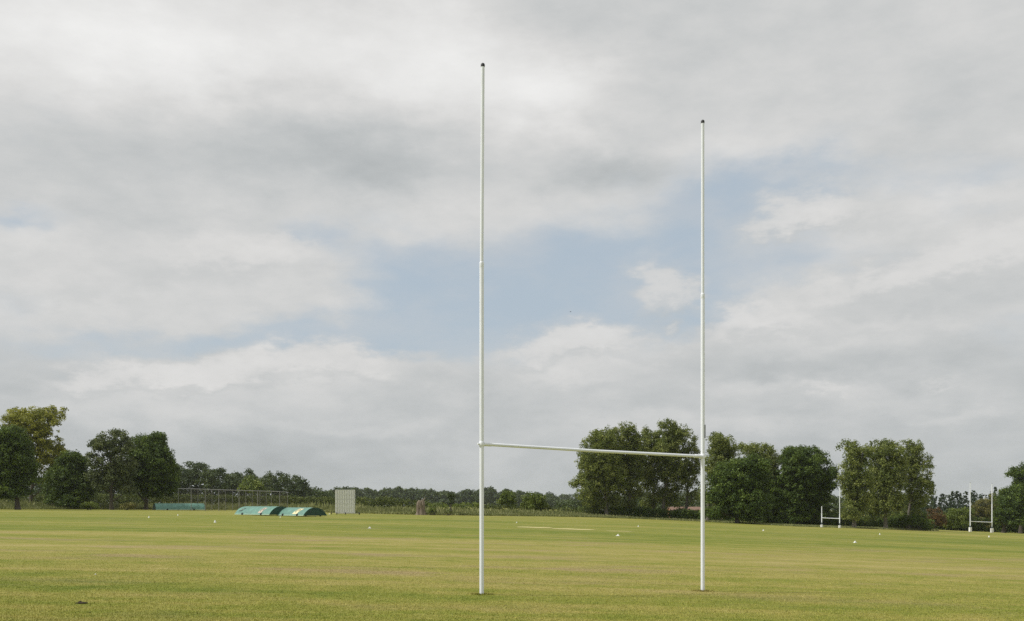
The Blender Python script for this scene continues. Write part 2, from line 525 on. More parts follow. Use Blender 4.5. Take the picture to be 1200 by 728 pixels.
L_weed = leaf_mat('tall weeds', [(0.1, (0.125, 0.150, 0.050)), (0.5, (0.245, 0.262, 0.105)), (0.95, (0.40, 0.385, 0.19))], 0.2)

def bark_mat(name, lo, hi):
    m, t, b = new_mat(name)
    p = t.node('ShaderNodeTexCoord').outputs['Object']
    n = t.noise(t.vmath('MULTIPLY', p, (6.0, 6.0, 1.2)), 1.0, 6, 0.65)
    t.l.new(t.ramp(n, [(0.3, lo), (0.7, hi)]), b.inputs['Base Color'])
    b.inputs['Roughness'].default_value = 0.9
    bp = t.node('ShaderNodeBump'); bp.inputs['Strength'].default_value = 0.8; bp.inputs['Distance'].default_value = 0.08
    t.l.new(n, bp.inputs['Height']); t.l.new(bp.outputs[0], b.inputs['Normal'])
    return m
bark = bark_mat('bark', (0.035, 0.028, 0.020), (0.105, 0.088, 0.066))
bark_pale = bark_mat('grey bark', (0.075, 0.066, 0.052), (0.20, 0.18, 0.15))
dead = bark_mat('weathered dead wood', (0.085, 0.062, 0.044), (0.30, 0.245, 0.185))

def unit(n):
    v = rng.normal(size=(n, 3)); return v / np.linalg.norm(v, axis=1, keepdims=True)

def leaves(cent, rad, counts, size, flat=0.75, out=0.9):
    """leaf faces gathered round clump centres, facing mostly outwards"""
    tot = int(counts.sum())
    idx = np.repeat(np.arange(len(cent)), counts)
    d = unit(tot); d[:, 2] = np.where(d[:, 2] < -0.6, -d[:, 2] * 0.5, d[:, 2])
    rr = rad[idx] * rng.random(tot) ** 0.42
    P = cent[idx] + d * rr[:, None] * np.array([1, 1, flat])
    nrm = d * out + unit(tot) * 0.9 + np.array([0, 0, 0.25])
    nrm /= np.linalg.norm(nrm, axis=1, keepdims=True)
    u = np.cross(nrm, unit(tot)); u /= np.linalg.norm(u, axis=1, keepdims=True)
    w = np.cross(nrm, u)
    s = size * (0.6 + 0.8 * rng.random(tot))
    cv = rng.random(len(cent))
    val = 0.5 + 0.55 * (cv[idx] - 0.5) + 0.55 * (rng.random(tot) - 0.5)
    return P, u * (s * 0.5)[:, None], w * (s * 0.36)[:, None], val

def clumps(blobs_m, rs, fill):
    C, Rr = [], []
    for c, r in blobs_m:
        n = max(5, int(fill * r[0]*r[1]*r[2] / rs ** 3 * 0.95 + fill * 4))
        d = unit(n)
        q = rng.random(n) ** 0.4
        C.append(np.array(c) + d * q[:, None] * np.maximum(np.array(r) - rs * 0.35, 0.25))
        Rr.append(rs * (0.55 + 0.85 * rng.random(n)))
    return np.concatenate(C), np.concatenate(Rr)

def tree(name, label, cat, base, blobs_px, mat, fill=1.0, rs=1.05, leaf=0.34, per=70, trunk_r=0.3,
         bark_m=None, group=None, depth=None, lean=0.0, stems=1, flat=0.92, bare=0, body=0.6):
    B = on_ground(*base) if depth is None else at_depth(base[0], depth)
    D = B.y
    root = empty(name, B)
    tag(root, label, cat, group)
    bl = []
    xs_ = [p[0] for p in blobs_px]
    half = 0.5 * (max(p[0] + p[2] for p in blobs_px) - min(p[0] - p[2] for p in blobs_px)) / F * D
    for px, py, rx, ry in blobs_px:
        c = [(px - 600) / F * D - B.x, random.uniform(-0.35, 0.35) * half, height_at(py, D) - B.z]
        r = [rx / F * D, max(rx / F * D, 0.45 * half), ry / F * D]
        bl.append((c, r))
    lo_x = min(c[0] - r[0] for c, r in bl); hi_x = max(c[0] + r[0] for c, r in bl)
    lo_z = max(0.4, min(c[2] - r[2] for c, r in bl)); hi_z = max(c[2] + r[2] for c, r in bl)
    # loose foliage through the body of the crown joins its parts
    body_b = ([(lo_x + hi_x) / 2, 0.0, (lo_z + hi_z) / 2 + 0.02 * hi_z], [0.40 * (hi_x - lo_x), 0.40 * (hi_x - lo_x), 0.42 * (hi_z - lo_z)])
    C, Rr = clumps(bl, rs, fill)
    C2, R2 = clumps([body_b], rs, fill * body)
    C, Rr = np.concatenate([C, C2]), np.concatenate([Rr, R2])
    ok = C[:, 2] > 0.5
    C, Rr = C[ok], Rr[ok]
    cnt = np.maximum(6, (per * (Rr / rs) ** 2)).astype(int)
    P, U, V, val = leaves(C, Rr, cnt, leaf, flat)
    keep = P[:, 2] > 0.05
    top = max(c[2] + r[2] for c, r in bl)
    me = quads_mesh('crown', P[keep], U[keep], V[keep], val[keep])
    link('crown', me, mat, root)
    mb = MB()
    zc = top * 0.72
    for sidx in range(stems):
        off = Vector((0, 0, 0)) if stems == 1 else Vector((random.uniform(-.5, .5), random.uniform(-.5, .5), 0))
        mid = np.mean([c for c, r in bl], axis=0)
        pts, rad = [], []
        for i in range(8):
            s = i / 7
            pts.append(off + Vector((mid[0] * s ** 1.6 + lean * s + random.uniform(-.12, .12) * (s > 0), random.uniform(-.15, .15) * s, -0.1 + zc * s)))
            rad.append(trunk_r * (1.35 if i == 0 else 1.0) * (1 - 0.75 * s))
        mb.tube(pts, rad, 9)
        for c, r in bl:
            c = Vector(c)
            k = min(6, max(1, int(7 * (c.z - 0.35 * r[2]) / zc * 0.7)))
            st = pts[k]
            e = c + Vector((random.uniform(-.3, .3), random.uniform(-.3, .3), 0.2)) * r[0]
            m1 = st.lerp(e, 0.5) + Vector((0, 0, -0.08 * (e - st).length))
            rr0 = rad[k] * 0.55
            mb.tube([st, m1, e], [rr0, rr0 * 0.65, rr0 * 0.25], 6)
            for q in range(4 + bare):
                dd = unit(1)[0]; dd[2] = abs(dd[2]) * 0.8
                tip = c + Vector((dd[0]*r[0], dd[1]*r[1], dd[2]*r[2])) * random.uniform(0.7, 1.0)
                s0 = m1.lerp(e, random.uniform(0.2, 1.0))
                mb.tube([s0, s0.lerp(tip, 0.5) + Vector((0, 0, 0.1 * (tip - s0).length)), tip], [rr0*0.32, rr0*0.22, 0.02], 5)
    mb.build('trunk', bark_m or bark, root)
    return root

# --- group of trees at the left edge of the field
tree('tree', 'dark broad tree at the left edge, in front of the tall yellowing tree', 'tree', (21, 597.4),
     [(15, 528, 25, 30), (4, 560, 24, 25), (28, 558, 17, 25), (22, 515, 18, 18), (-14, 540, 26, 38), (34, 540, 10, 14), (10, 577, 30, 8)],
     L_dark, fill=1.8, rs=0.9, trunk_r=0.42)
tree('tree', 'tall yellowing tree with a thin olive crown, highest of the left group', 'tree', (36.5, 597.2),
     [(38, 497, 30, 20), (56, 503, 20, 20), (16, 488, 14, 12), (60, 486, 15, 13), (45, 482, 14, 9), (50, 530, 24, 26), (68, 535, 14, 20), (60, 560, 18, 18), (30, 515, 22, 22)],
     L_yellow, fill=0.8, rs=0.8, leaf=0.34, per=50, body=0.25, trunk_r=0.36, bare=5, depth=208)
tree('tree', 'dark low-branching tree with foliage down to the turf, right of the yellowing tree', 'tree', (84, 597.4),
     [(86, 556, 22, 28), (72, 576, 23, 19), (100, 572, 17, 20), (92, 540, 11, 13), (84, 588, 26, 9), (62, 560, 12, 16)],
     L_dark, fill=1.8, rs=0.9, trunk_r=0.3, depth=203)
tree('tree', 'grey-green tree with open crown and visible trunk, left of the dense round tree', 'tree', (131, 597.6),
     [(128, 520, 20, 17), (116, 540, 14, 20), (140, 545, 20, 20), (111, 522, 8, 9), (128, 565, 24, 17), (147, 520, 12, 13), (133, 508, 10, 6), (108, 560, 8, 14), (150, 575, 12, 8)],
     L_grey, fill=1.15, rs=0.85, trunk_r=0.34, per=56, body=0.3)
tree('tree', 'dense round dark tree standing behind the left end of the green pitch cover', 'tree', (171, 597.4),
     [(170, 530, 26, 22), (188, 545, 20, 25), (160, 555, 22, 25), (196, 560, 15, 18), (176, 572, 30, 13), (150, 566, 13, 13), (182, 514, 14, 8), (165, 518, 12, 8)],
     L_dark, fill=1.8, rs=0.9, trunk_r=0.38)
def shrub(label, base, bl, mat, depth=None, fill=1.2, leaf=0.2, group=None, per=60, rs=0.5):
    return tree('shrub', label, 'shrub', base, bl, mat, fill=fill, rs=rs, leaf=leaf, per=per, trunk_r=0.07, depth=depth, group=group, stems=3)
shrub('low bright green shrub between the dark low tree and the open-crowned tree', (104, 598), [(104, 593, 9, 4), (97, 594, 6, 3), (111, 595, 6, 3)], L_bright)
shrub('dark bushy shrub screening the low brick house under the poplars', (797, 609.6), [(796, 601, 5, 6), (801, 604, 6, 4)], L_dark, leaf=0.28, rs=0.6)
shrub('lighter green shrub between the low brick house and the right post', (812, 610), [(812, 602, 4, 5), (808, 605, 5, 3), (816, 606, 5, 3)], L_bright, leaf=0.28, rs=0.6)
shrub('small green shrub beside the trunk of the dense round tree', (150, 598), [(150, 594, 8, 3), (157, 593, 5, 4)], L_olive)

# --- the row of tall trees behind the near goal
PG = 'row of tall poplars behind the near goal'
PT = dict(mat=L_poplar, fill=1.2, rs=0.7, leaf=0.30, per=42, flat=1.15, bark_m=bark_pale, group=PG, bare=2, body=0.95)
tree('poplar_tree', 'leftmost tall poplar of the row, its crown reaching furthest left with a pale trunk', 'tree', (711, 606.6),
     [(700, 560, 23, 24), (712, 532, 22, 22), (705, 517, 17, 15), (688, 580, 16, 14), (720, 560, 16, 26), (686, 540, 9, 10), (675, 567, 8, 7), (718, 508, 12, 9), (700, 590, 14, 9), (720, 588, 10, 8)], trunk_r=0.4, **PT)
tree('poplar_tree', 'second poplar of the row, between the leftmost one and the gap below the crossbar', 'tree', (738, 607.4),
     [(736, 516, 18, 17), (742, 540, 16, 24), (730, 568, 16, 18), (746, 578, 12, 12), (734, 502, 12, 7), (736, 590, 14, 7), (750, 520, 10, 18), (722, 545, 10, 20)], trunk_r=0.36, **PT)
tree('poplar_tree', 'third poplar of the row, narrow and paler, left of the highest poplar', 'tree', (766.5, 608.3),
     [(763, 522, 14, 20), (764, 552, 15, 20), (768, 582, 12, 11), (758, 508, 8, 9), (760, 592, 12, 7), (752, 560, 10, 20), (772, 535, 10, 20)], trunk_r=0.34, **PT)
tree('poplar_tree', 'highest poplar of the row, just left of the right post', 'tree', (777, 608.8),
     [(787, 512, 20, 17), (780, 530, 17, 18), (793, 548, 16, 20), (783, 578, 14, 12), (798, 508, 14, 10), (780, 500, 12, 7), (790, 588, 14, 8)], trunk_r=0.36, **PT)
PT2 = dict(PT); PT2['fill'] = 0.85
tree('poplar_tree', 'thinly leaved poplar with sky showing through, close beside the right post', 'tree', (803, 609.8),
     [(809, 528, 12, 18), (806, 556, 15, 19), (812, 583, 12, 11), (818, 545, 8, 14), (815, 515, 7, 8)], trunk_r=0.33, **PT2)
tree('poplar_tree', 'poplar with a rounded top just right of the right post', 'tree', (829, 611.4),
     [(846, 523, 19, 15), (838, 543, 15, 20), (851, 558, 14, 20), (838, 583, 11, 12), (858, 530, 10, 12), (838, 515, 10, 8), (826, 580, 9, 14)], trunk_r=0.34, **PT)
tree('poplar_tree', 'pale poplar top rising behind the two dark oaks', 'tree', (884, 612), depth=216,
     blobs_px=[(878, 530, 14, 11), (895, 529, 13, 10), (908, 535, 12, 10), (888, 548, 24, 16), (886, 580, 20, 18), (872, 524, 7, 5)], trunk_r=0.34, **PT)
OAK = dict(fill=1.7, rs=0.9, leaf=0.33, per=70, group='dark oaks right of the near goal')
tree('oak_tree', 'broad dark oak with foliage down to the turf, right of the right post', 'tree', (864, 613.6),
     [(860, 565, 28, 26), (846, 580, 18, 24), (875, 590, 28, 18), (882, 548, 20, 17), (852, 600, 16, 9), (890, 565, 16, 20), (868, 545, 14, 10), (835, 600, 14, 9), (880, 603, 24, 8)], mat=L_dark, trunk_r=0.4, **OAK)
tree('oak_tree', 'larger dark oak with a taller double top, right of the broad oak', 'tree', (930, 617),
     [(936, 550, 26, 24), (950, 540, 20, 17), (914, 575, 20, 28), (956, 580, 20, 28), (930, 600, 32, 13), (967, 560, 10, 18), (924, 533, 11, 9), (938, 528, 14, 6), (905, 598, 14, 14), (925, 608, 36, 7), (965, 606, 14, 9), (945, 565, 26, 26)], mat=L_dark, trunk_r=0.42, depth=212, **OAK)
RG = 'tall trees behind the small distant goal'
PT3 = dict(PT); PT3['group'] = RG
tree('poplar_tree', 'left one of the three tall trees behind the small distant goal', 'tree', (1001, 619.2),
     [(998, 525, 14, 10), (1005, 548, 18, 20), (1008, 578, 20, 24), (994, 600, 14, 14), (990, 560, 10, 16), (1012, 530, 10, 10)], trunk_r=0.36, **PT3)
tree('poplar_tree', 'middle and fullest of the three tall trees behind the small distant goal', 'tree', (1038, 620.3),
     [(1034, 528, 20, 14), (1046, 552, 20, 22), (1040, 588, 22, 22), (1028, 560, 14, 20), (1022, 596, 12, 16), (1048, 530, 10, 10)], trunk_r=0.36, **PT3)
tree('poplar_tree', 'right one of the three tall trees, with a long thin branch reaching right', 'tree', (1064, 621.2),
     [(1068, 526, 15, 12), (1074, 548, 14, 16), (1084, 565, 11, 9), (1093, 570, 7, 6), (1066, 580, 14, 18), (1072, 604, 14, 12), (1060, 545, 10, 16)], trunk_r=0.34, **PT3)
shrub('dark leafy undergrowth bush below the tall trees, left of the copper bush', (1080, 621.8), [(1078, 608, 15, 11), (1062, 611, 14, 9), (1046, 612, 12, 8), (1026, 611, 12, 8)], L_dark, leaf=0.3, rs=0.8)
shrub('copper-brown bush at the field edge left of the two-post distant goal', (1095, 622), [(1095, 606, 9, 12), (1104, 611, 9, 9)], L_red, leaf=0.3, rs=0.8)
shrub('pale olive bush directly left of the tall distant goal', (1118, 622.6), [(1116, 606, 15, 10), (1130, 604, 11, 12), (1122, 614, 20, 7)], L_bright, leaf=0.3, rs=0.8, depth=268)
shrub('yellow-green rounded bush between the posts of the tall distant goal', (1150, 623.2), [(1149, 604, 14, 15), (1160, 592, 12, 12), (1152, 614, 16, 8)], L_olive, leaf=0.3, rs=0.8, depth=274)
tree('oak_tree', 'dark spreading tree at the right edge, right of the tall distant goal', 'tree', (1176, 624.6),
     [(1180, 596, 20, 18), (1194, 582, 18, 16), (1200, 600, 20, 18), (1168, 606, 10, 10), (1180, 580, 9, 8), (1186, 610, 18, 7)], mat=L_dark, trunk_r=0.5, fill=1.8, rs=1.05, leaf=0.38, depth=255)
tree('oak_tree', 'taller dark tree cut off by the right edge of the picture', 'tree', (1196, 625),
     [(1192, 555, 9, 8), (1206, 556, 18, 14), (1218, 585, 20, 25), (1204, 600, 12, 14), (1200, 570, 12, 10)], mat=L_dark, trunk_r=0.5, fill=1.6, rs=1.05, leaf=0.38, depth=265)

# --- small trees standing in and before the hedge in the middle
tree('tree', 'rounded small tree in the hedge right of the left post', 'tree', (596, 603), [(596, 583, 9, 8), (601, 590, 8, 8), (590, 588, 7, 7)], L_bright, fill=1.2, rs=0.7, leaf=0.3, per=60, trunk_r=0.18, depth=214)
tree('tree', 'wide low bushy tree in the hedge, right of the rounded small tree', 'tree', (628, 604), [(626, 585, 13, 8), (634, 590, 10, 9), (617, 591, 8, 8), (628, 597, 15, 6)], L_bright, fill=1.3, rs=0.7, leaf=0.3, per=60, trunk_r=0.2, depth=212)
tree('young_tree', 'slender dark young tree with a bare thin trunk, right of the dead stump', 'tree', (528.5, 604), [(528, 582, 5, 5), (529, 590, 4, 4)], L_wood, fill=1.0, rs=0.45, leaf=0.22, per=50, trunk_r=0.17)
tree('tree', 'yellow-green round tree in front of the far wood behind the cricket nets', 'tree', (296, 592), [(296, 566, 12, 9), (290, 574, 12, 9), (303, 574, 11, 9)], L_bright, fill=1.1, rs=1.2, leaf=0.5, per=60, trunk_r=0.3, depth=300)

# ------------------------------------------------------------------ hedges, weeds and far woods
def interp(tab, x):
    return float(np.interp(x, [p[0] for p in tab], [p[1] for p in tab]))

def hedge(label, top, d0, thick, mat, base=None, rs=0.55, leaf=0.26, step=0.5, per=46, group=None, rough=0.35):
    """a run of hedge: leaf clumps through a long box whose top follows the table (x, y in the photograph)"""
    px0, px1 = top[0][0], top[-1][0]
    X0, X1 = (px0 - 600) / F * d0, (px1 - 600) / F * d0
    C, Rr = [], []
    n = int((X1 - X0) / step) + 1
    zmid = 0.0
    for i in range(n):
        x = X0 + (X1 - X0) * i / max(1, n - 1)
        px = 600 + F * x / d0
        zt = height_at(interp(top, px), d0)
        zg = float(gz(x))
        h = max(0.4, zt - zg)
        m = max(2, int(h / 0.42))
        for k in range(m):
            z = zg + h * (k + 0.5 + random.uniform(-.3, .3)) / m
            for q in range(3):
                C.append((x + random.uniform(-.3, .3), d0 + thick * (q / 2 - 0.5) + random.uniform(-.2, .2), min(z, zt - rs * 0.45) + (random.uniform(-.1, rough) if k == m - 1 else 0)))
                Rr.append(rs * random.uniform(0.6, 1.2))
    C = np.array(C); Rr = np.array(Rr)
    o = Vector(((X0 + X1) / 2, d0, float(gz((X0 + X1) / 2))))
    P, U, V, val = leaves(C, Rr, np.maximum(5, per * (Rr / rs) ** 2 * 0.5).astype(int), leaf, 0.9)
    me = quads_mesh('hedge', P - np.array(o), U, V, val)
    ob = link('hedge', me, mat, None, o)
    return tag(ob, label, 'hedge', group)

hedge('olive hedge running behind the left trees and the cricket nets, below the far wood', [(-70, 582), (30, 581), (86, 579), (140, 580), (210, 580), (250, 581.5), (300, 582), (340, 582.5), (393, 584.5)], 236, 2.2, L_hedge, rs=0.6)
hedge('clipped dark hedge between the sight screen and the dead stump', [(416, 585), (428, 584), (440, 586.5), (446, 583), (462, 584.5), (470, 586), (488, 587.5), (503, 589)], 214, 2.0, L_hedge)
hedge('bright green hedge between the dead stump and the slender young tree', [(504, 592), (510, 590.5), (518, 590.5), (524, 592.5)], 211, 2.0, L_bright)
hedge('light green hedge between the slender young tree and the left post', [(530, 592.5), (540, 591), (552, 590), (563, 591.5)], 211, 2.0, L_bright)
hedge('dark hedge right of the left post, under the rounded small trees', [(564, 592), (580, 592.5), (600, 594), (640, 595.5), (664, 596.5), (694, 598)], 213, 2.0, L_hedge)
hedge('dark overgrown hedge along the foot of the tall poplars', [(680, 596), (700, 594), (720, 596), (745, 597), (760, 596), (775, 598), (788, 599.5), (800, 598), (812, 600.5), (830, 600), (850, 601), (880, 602), (960, 606), (992, 607), (1020, 608), (1060, 610), (1090, 611)], 217, 2.4, L_dark, rs=0.7, leaf=0.34)
hedge('low dark hedge behind the posts of the tall distant goal', [(1085, 606), (1105, 603), (1130, 606), (1160, 609), (1215, 611)], 272, 2.4, L_dark, rs=0.8, leaf=0.4)

# tall weeds and uncut grass beyond the mown edge
EDGE = [(-60, 596.5), (0, 596.7), (60, 597.0), (170, 597.3), (250, 597.5), (330, 598.6), (390, 601.2), (450, 602.6), (490, 603.6), (570, 604.7), (640, 605.4), (690, 606.3), (760, 608.7), (830, 611.6), (930, 617), (1060, 621.2), (1100, 622.2)]
HGT = [(-60, 2.0), (60, 1.9), (110, 1.5), (160, 1.7), (200, 1.7), (240, 2.0), (300, 1.9), (392, 2.0), (420, 1.7), (450, 1.5), (520, 1.45), (600, 1.5), (660, 1.3), (690, 0.8), (760, 0.35), (830, 0.25), (1100, 0.25)]
pp = rng.random(40000) * 1160 - 60
eY = np.interp(pp, [e[0] for e in EDGE], [e[1] for e in EDGE])
ux = (pp - 600) / F
edge_px = np.linspace(-60, 1100, 120)
edge_d = [on_ground(q, interp(EDGE, q)).y for q in edge_px]
Dv = np.interp(pp, edge_px, edge_d) + 0.3 + 8.5 * rng.random(len(pp)) ** 1.3
hv = np.interp(pp, [e[0] for e in HGT], [e[1] for e in HGT])
Xv = ux * Dv
patch = 0.5 + 0.5 * np.sin(Xv * 0.9) * np.sin(Xv * 0.37 + Dv * 0.8)
back = np.clip((Dv - np.interp(pp, edge_px, edge_d)) / 5, 0.25, 1)
hh = hv * (0.45 + 0.4 * rng.random(len(pp)) + 0.25 * patch) * back
zb = gz(Xv)
lift = rng.random(len(pp)) * hh * 0.75
P_ = np.stack([Xv, Dv, zb + lift], -1)
a = 2 * np.pi * rng.random(len(pp)); wd = 0.05 + 0.09 * rng.random(len(pp))
U_ = np.stack([np.cos(a) * wd, np.sin(a) * wd, 0.05 * a * 0], -1)
b_ = 2 * np.pi * rng.random(len(pp)); ln = 0.18 * rng.random(len(pp))
V_ = np.stack([np.cos(b_) * ln, np.sin(b_) * ln, 0.25 + hh * 0.25], -1)
tag(link('tall_weeds', quads_mesh('tall_weeds', P_, U_, V_, 0.25 + 0.3 * patch + 0.5 * (rng.random(len(pp)) - 0.4), tri=True), L_weed), kind='stuff')

def wood(name, top, d0, rows, gap, mat, spread, leaf, rs, per=26, cone=False, fill=1.3):
    """a distant wood that reads as one mass: rows of crowns under a skyline table"""
    C, Rr, K = [], [], []
    for r_ in range(rows):
        d = d0 + r_ * spread
        X0, X1 = (top[0][0] - 600) / F * d, (top[-1][0] - 600) / F * d
        n = int((X1 - X0) / gap)
        for i in range(n + 1):
            x = X0 + (X1 - X0) * (i + random.uniform(-.35, .35)) / max(1, n)
            px = 600 + F * x / d
            zt = height_at(interp(top, px), d); zt = zt * random.uniform(0.86, 1.03) if zt > 0 else zt
            zg = float(gz(x))
            h = zt - zg
            wr = gap * random.uniform(0.55, 0.95)
            m = max(8, int(fill * h * wr / (rs * rs) * 2.6))
            tone = random.random()
            for q in range(m):
                s = random.random() ** 0.8
                if cone: w = wr * (1.05 - s) * 0.85
                else: w = wr * math.sqrt(max(0.0, 1 - (max(0, s - 0.45) / 0.55) ** 2))
                a_ = random.uniform(0, 2 * math.pi); e = random.random() ** 0.4
                C.append((x + w * e * math.cos(a_), d + w * e * math.sin(a_), zg + h * s - rs * 0.4 * s))
                Rr.append(rs * random.uniform(0.6, 1.2) * ((1.15 - s * 0.8) if cone else 1)); K.append(tone)
    C = np.array(C); Rr = np.array(Rr); K = np.array(K)
    cnt = np.maximum(4, per * (Rr / rs) ** 2).astype(int)
    P, U, V, val = leaves(C, Rr, cnt, leaf, 0.8)
    val = 0.65 * val + 0.35 * np.repeat(K, cnt)
    tag(link(name, quads_mesh(name, P, U, V, val), mat), kind='stuff')

wood('far_wood', [(-70, 560), (60, 556), (150, 545), (195, 540), (215, 541), (235, 542), (250, 546), (262, 550), (270, 548), (276, 551), (283, 548), (300, 551), (320, 553), (345, 556), (352, 557), (362, 565), (374, 573), (388, 577)], 350, 3, 5.5, L_wood, 6, 0.62, 1.5)
wood('distant_wood', [(340, 576), (375, 576.5), (390, 573), (400, 570.5), (425, 570.5), (440, 574), (455, 571.5), (480, 570.5), (500, 571), (512, 575), (530, 576), (545, 573.5), (575, 571.5), (590, 574), (610, 575), (645, 578)], 780, 3, 9, L_wood, 14, 1.5, 2.6, 22)
wood('background_wood', [(660, 586), (700, 580), (760, 582), (830, 578), (900, 576), (990, 580), (1075, 579)], 300, 2, 5, L_wood, 7, 0.6, 1.4)
wood('horizon_wood', [(560, 582), (655, 580.5), (672, 578.5), (690, 578), (720, 576), (780, 575), (860, 577)], 1350, 2, 16, L_wood, 30, 2.6, 4.5, 20)
wood('conifer_wood', [(1050, 582), (1085, 577), (1097, 579), (1105, 577), (1120, 574), (1128, 577), (1140, 572), (1150, 576), (1158, 575), (1166, 570), (1176, 572), (1220, 568)], 330, 4, 3.0, L_conif, 5, 0.6, 1.1, 26, cone=True, fill=1.0)
# ------------------------------------------------------------------ materials of the things
m_white = simple('white powder-coated steel', (0.82, 0.85, 0.90), 0.35, 0, 0.03, 3.0)
m_black = simple('black plastic', (0.012, 0.012, 0.013), 0.5)
m_galv = simple('galvanised steel', (0.30, 0.31, 0.31), 0.5, 0.6, 0.15, 14)
m_pad = simple('white vinyl padding', (0.78, 0.78, 0.76), 0.55, 0, 0.06, 4)
m_band = simple('grey blue strap', (0.10, 0.13, 0.16), 0.6)
m_teal = simple('teal cover sheet', (0.105, 0.235, 0.185), 0.55, 0, 0.22, 1.6)
m_dkgreen = simple('dark green end sheet', (0.008, 0.050, 0.032), 0.6, 0, 0.25, 2.5)
m_hem = simple('pale hem', (0.42, 0.58, 0.47), 0.6)
m_cream = simple('cream emblem print', (0.72, 0.66, 0.38), 0.6)
m_rubber = simple('black rubber', (0.018, 0.018, 0.018), 0.8)
m_marker = simple('white foam marker', (0.74, 0.74, 0.70), 0.7)
m_screen = simple('off-white painted slats', (0.80, 0.80, 0.78), 0.6, 0, 0.08, 5)
m_soil = simple('dark soil', (0.035, 0.025, 0.016), 0.95, 0, 0.5, 20)
m_netpost = simple('grey net post', (0.24, 0.24, 0.24), 0.5, 0.3)

# ------------------------------------------------------------------ rugby goals
def rugby_goal(label, A, B, H, bar_h, r0, r1, joint, pads=None, hB=None, group=None, strap=False, lean=0.0):
    root = empty('rugby_goal', A)
    tag(root, label, 'goal', group)
    L = B - A
    for k, (o, h) in enumerate(((Vector((0, 0, 0)), H), (L, hB or H))):
        ln = lean if k == 0 else 0.0
        mb = MB()
        j = min(joint, h * 0.8)
        mb.lathe(o, [(r0, -0.05), (r0, bar_h * 0.5), (r0, j - 0.02), (r0 * 0.97, j)], 24)
        post = mb.build('post', m_white, root)
        up = MB()
        up.tube([o + Vector((0, 0, j - 0.03)), o + Vector((ln * 0.5, 0, (j + h) / 2)), o + Vector((ln, 0, h))], r1, 20)
        up.build('upper_tube', m_white, post)
        col = MB(); col.lathe(o + Vector((0, 0, j)), [(r0 * 1.0, -0.10), (r0 * 1.03, -0.095), (r0 * 1.03, -0.012), (r0 * 1.0, 0.006), (r1, 0.02)], 20)
        col.build('collar', m_white, post)
        tp = o + Vector((ln, 0, h))
        cp = MB(); cp.lathe(tp, [(r1 * 1.12, -0.045), (r1 * 1.18, -0.01), (r1 * 1.02, 0.012), (r1 * 0.6, 0.026), (0.0, 0.03)], 16)
        cp.build('end_cap', m_black, post)
        cl = MB()
        zb = bar_h
        cl.lathe(o + Vector((0, 0, zb)), [(r0, -0.055), (r0 * 1.12, -0.05), (r0 * 1.12, 0.05), (r0, 0.055)], 20)
        d = L.normalized() * (1 if k == 0 else -1)
        cl.tube([o + Vector((0, 0, zb)) + d * r0, o + Vector((0, 0, zb)) + d * (r0 + 0.16)], r1 * 1.12, 16)
        cl.tube([o + Vector((0, 0, zb)) - d * r0, o + Vector((0, 0, zb)) - d * (r0 + 0.045)], 0.02, 10)
        cl.build('clamp', m_white, post)
        if strap and k == 1:
            st = MB(); st.box(o + Vector((r0 + 0.008, -0.01, 3.55)), (0.016, 0.05, 0.3), 0, 0.004)
            st.build('strap', m_galv, post)
        gs = MB(); gs.lathe(o, [(r0 + 0.001, -0.03), (r0 * 1.5, -0.03), (r0 * 1.5, 0.006), (r0 + 0.001, 0.009)], 20)
        gs.build('ground_socket', m_galv, post)
        if pads:
            pd = MB(); w, h2 = pads
            pd.box(o + Vector((0, 0, h2 / 2 + 0.03)), (w, w, h2), 0.3, 0.05)
            pad = pd.build('post_pad', m_pad, post)
            bd = MB(); bd.lathe(o + Vector((0, 0, h2 + 0.03)), [(r0, 0), (w * 0.36, 0.0), (w * 0.30, 0.35), (r0, 0.4)], 14)
            bd.build('pad_top', m_band, pad)
    br = MB()
    d = L.normalized()
    br.tube([Vector((0, 0, bar_h)) + d * (r0 * 0.9), L * 0.5 + Vector((0, 0, bar_h - 0.012)), L + Vector((0, 0, bar_h)) - d * (r0 * 0.9)], r1 * 0.92, 18)
    br.build('crossbar', m_white, root)
    return root

rugby_goal('tall white rugby goal in the foreground with two black-capped posts and a crossbar', GOAL_L, GOAL_R, 10.54, 2.995, 0.0435, 0.0355, 6.6, strap=True, lean=0.022, hB=10.44)
A = on_ground(1137, 623.4); B = at_depth(1162.5, A.y + 1.5)
k = F / A.y
rugby_goal('distant white goal with two equally tall posts and padded feet, near right edge', A, B, 58 / k, 12.3 / k, 0.105, 0.085, 34 / k, pads=(0.52, 1.0), group='distant padded goals')
A = on_ground(963, 618.2); k = F / A.y
B = at_depth(984, A.y - 0.5)
rugby_goal('small distant padded goal with a much shorter left post, before tall trees', A, B, 25 / k, 11.2 / k, 0.085, 0.07, 16 / k, pads=(0.34, 0.46), hB=48 / k, group='distant padded goals')

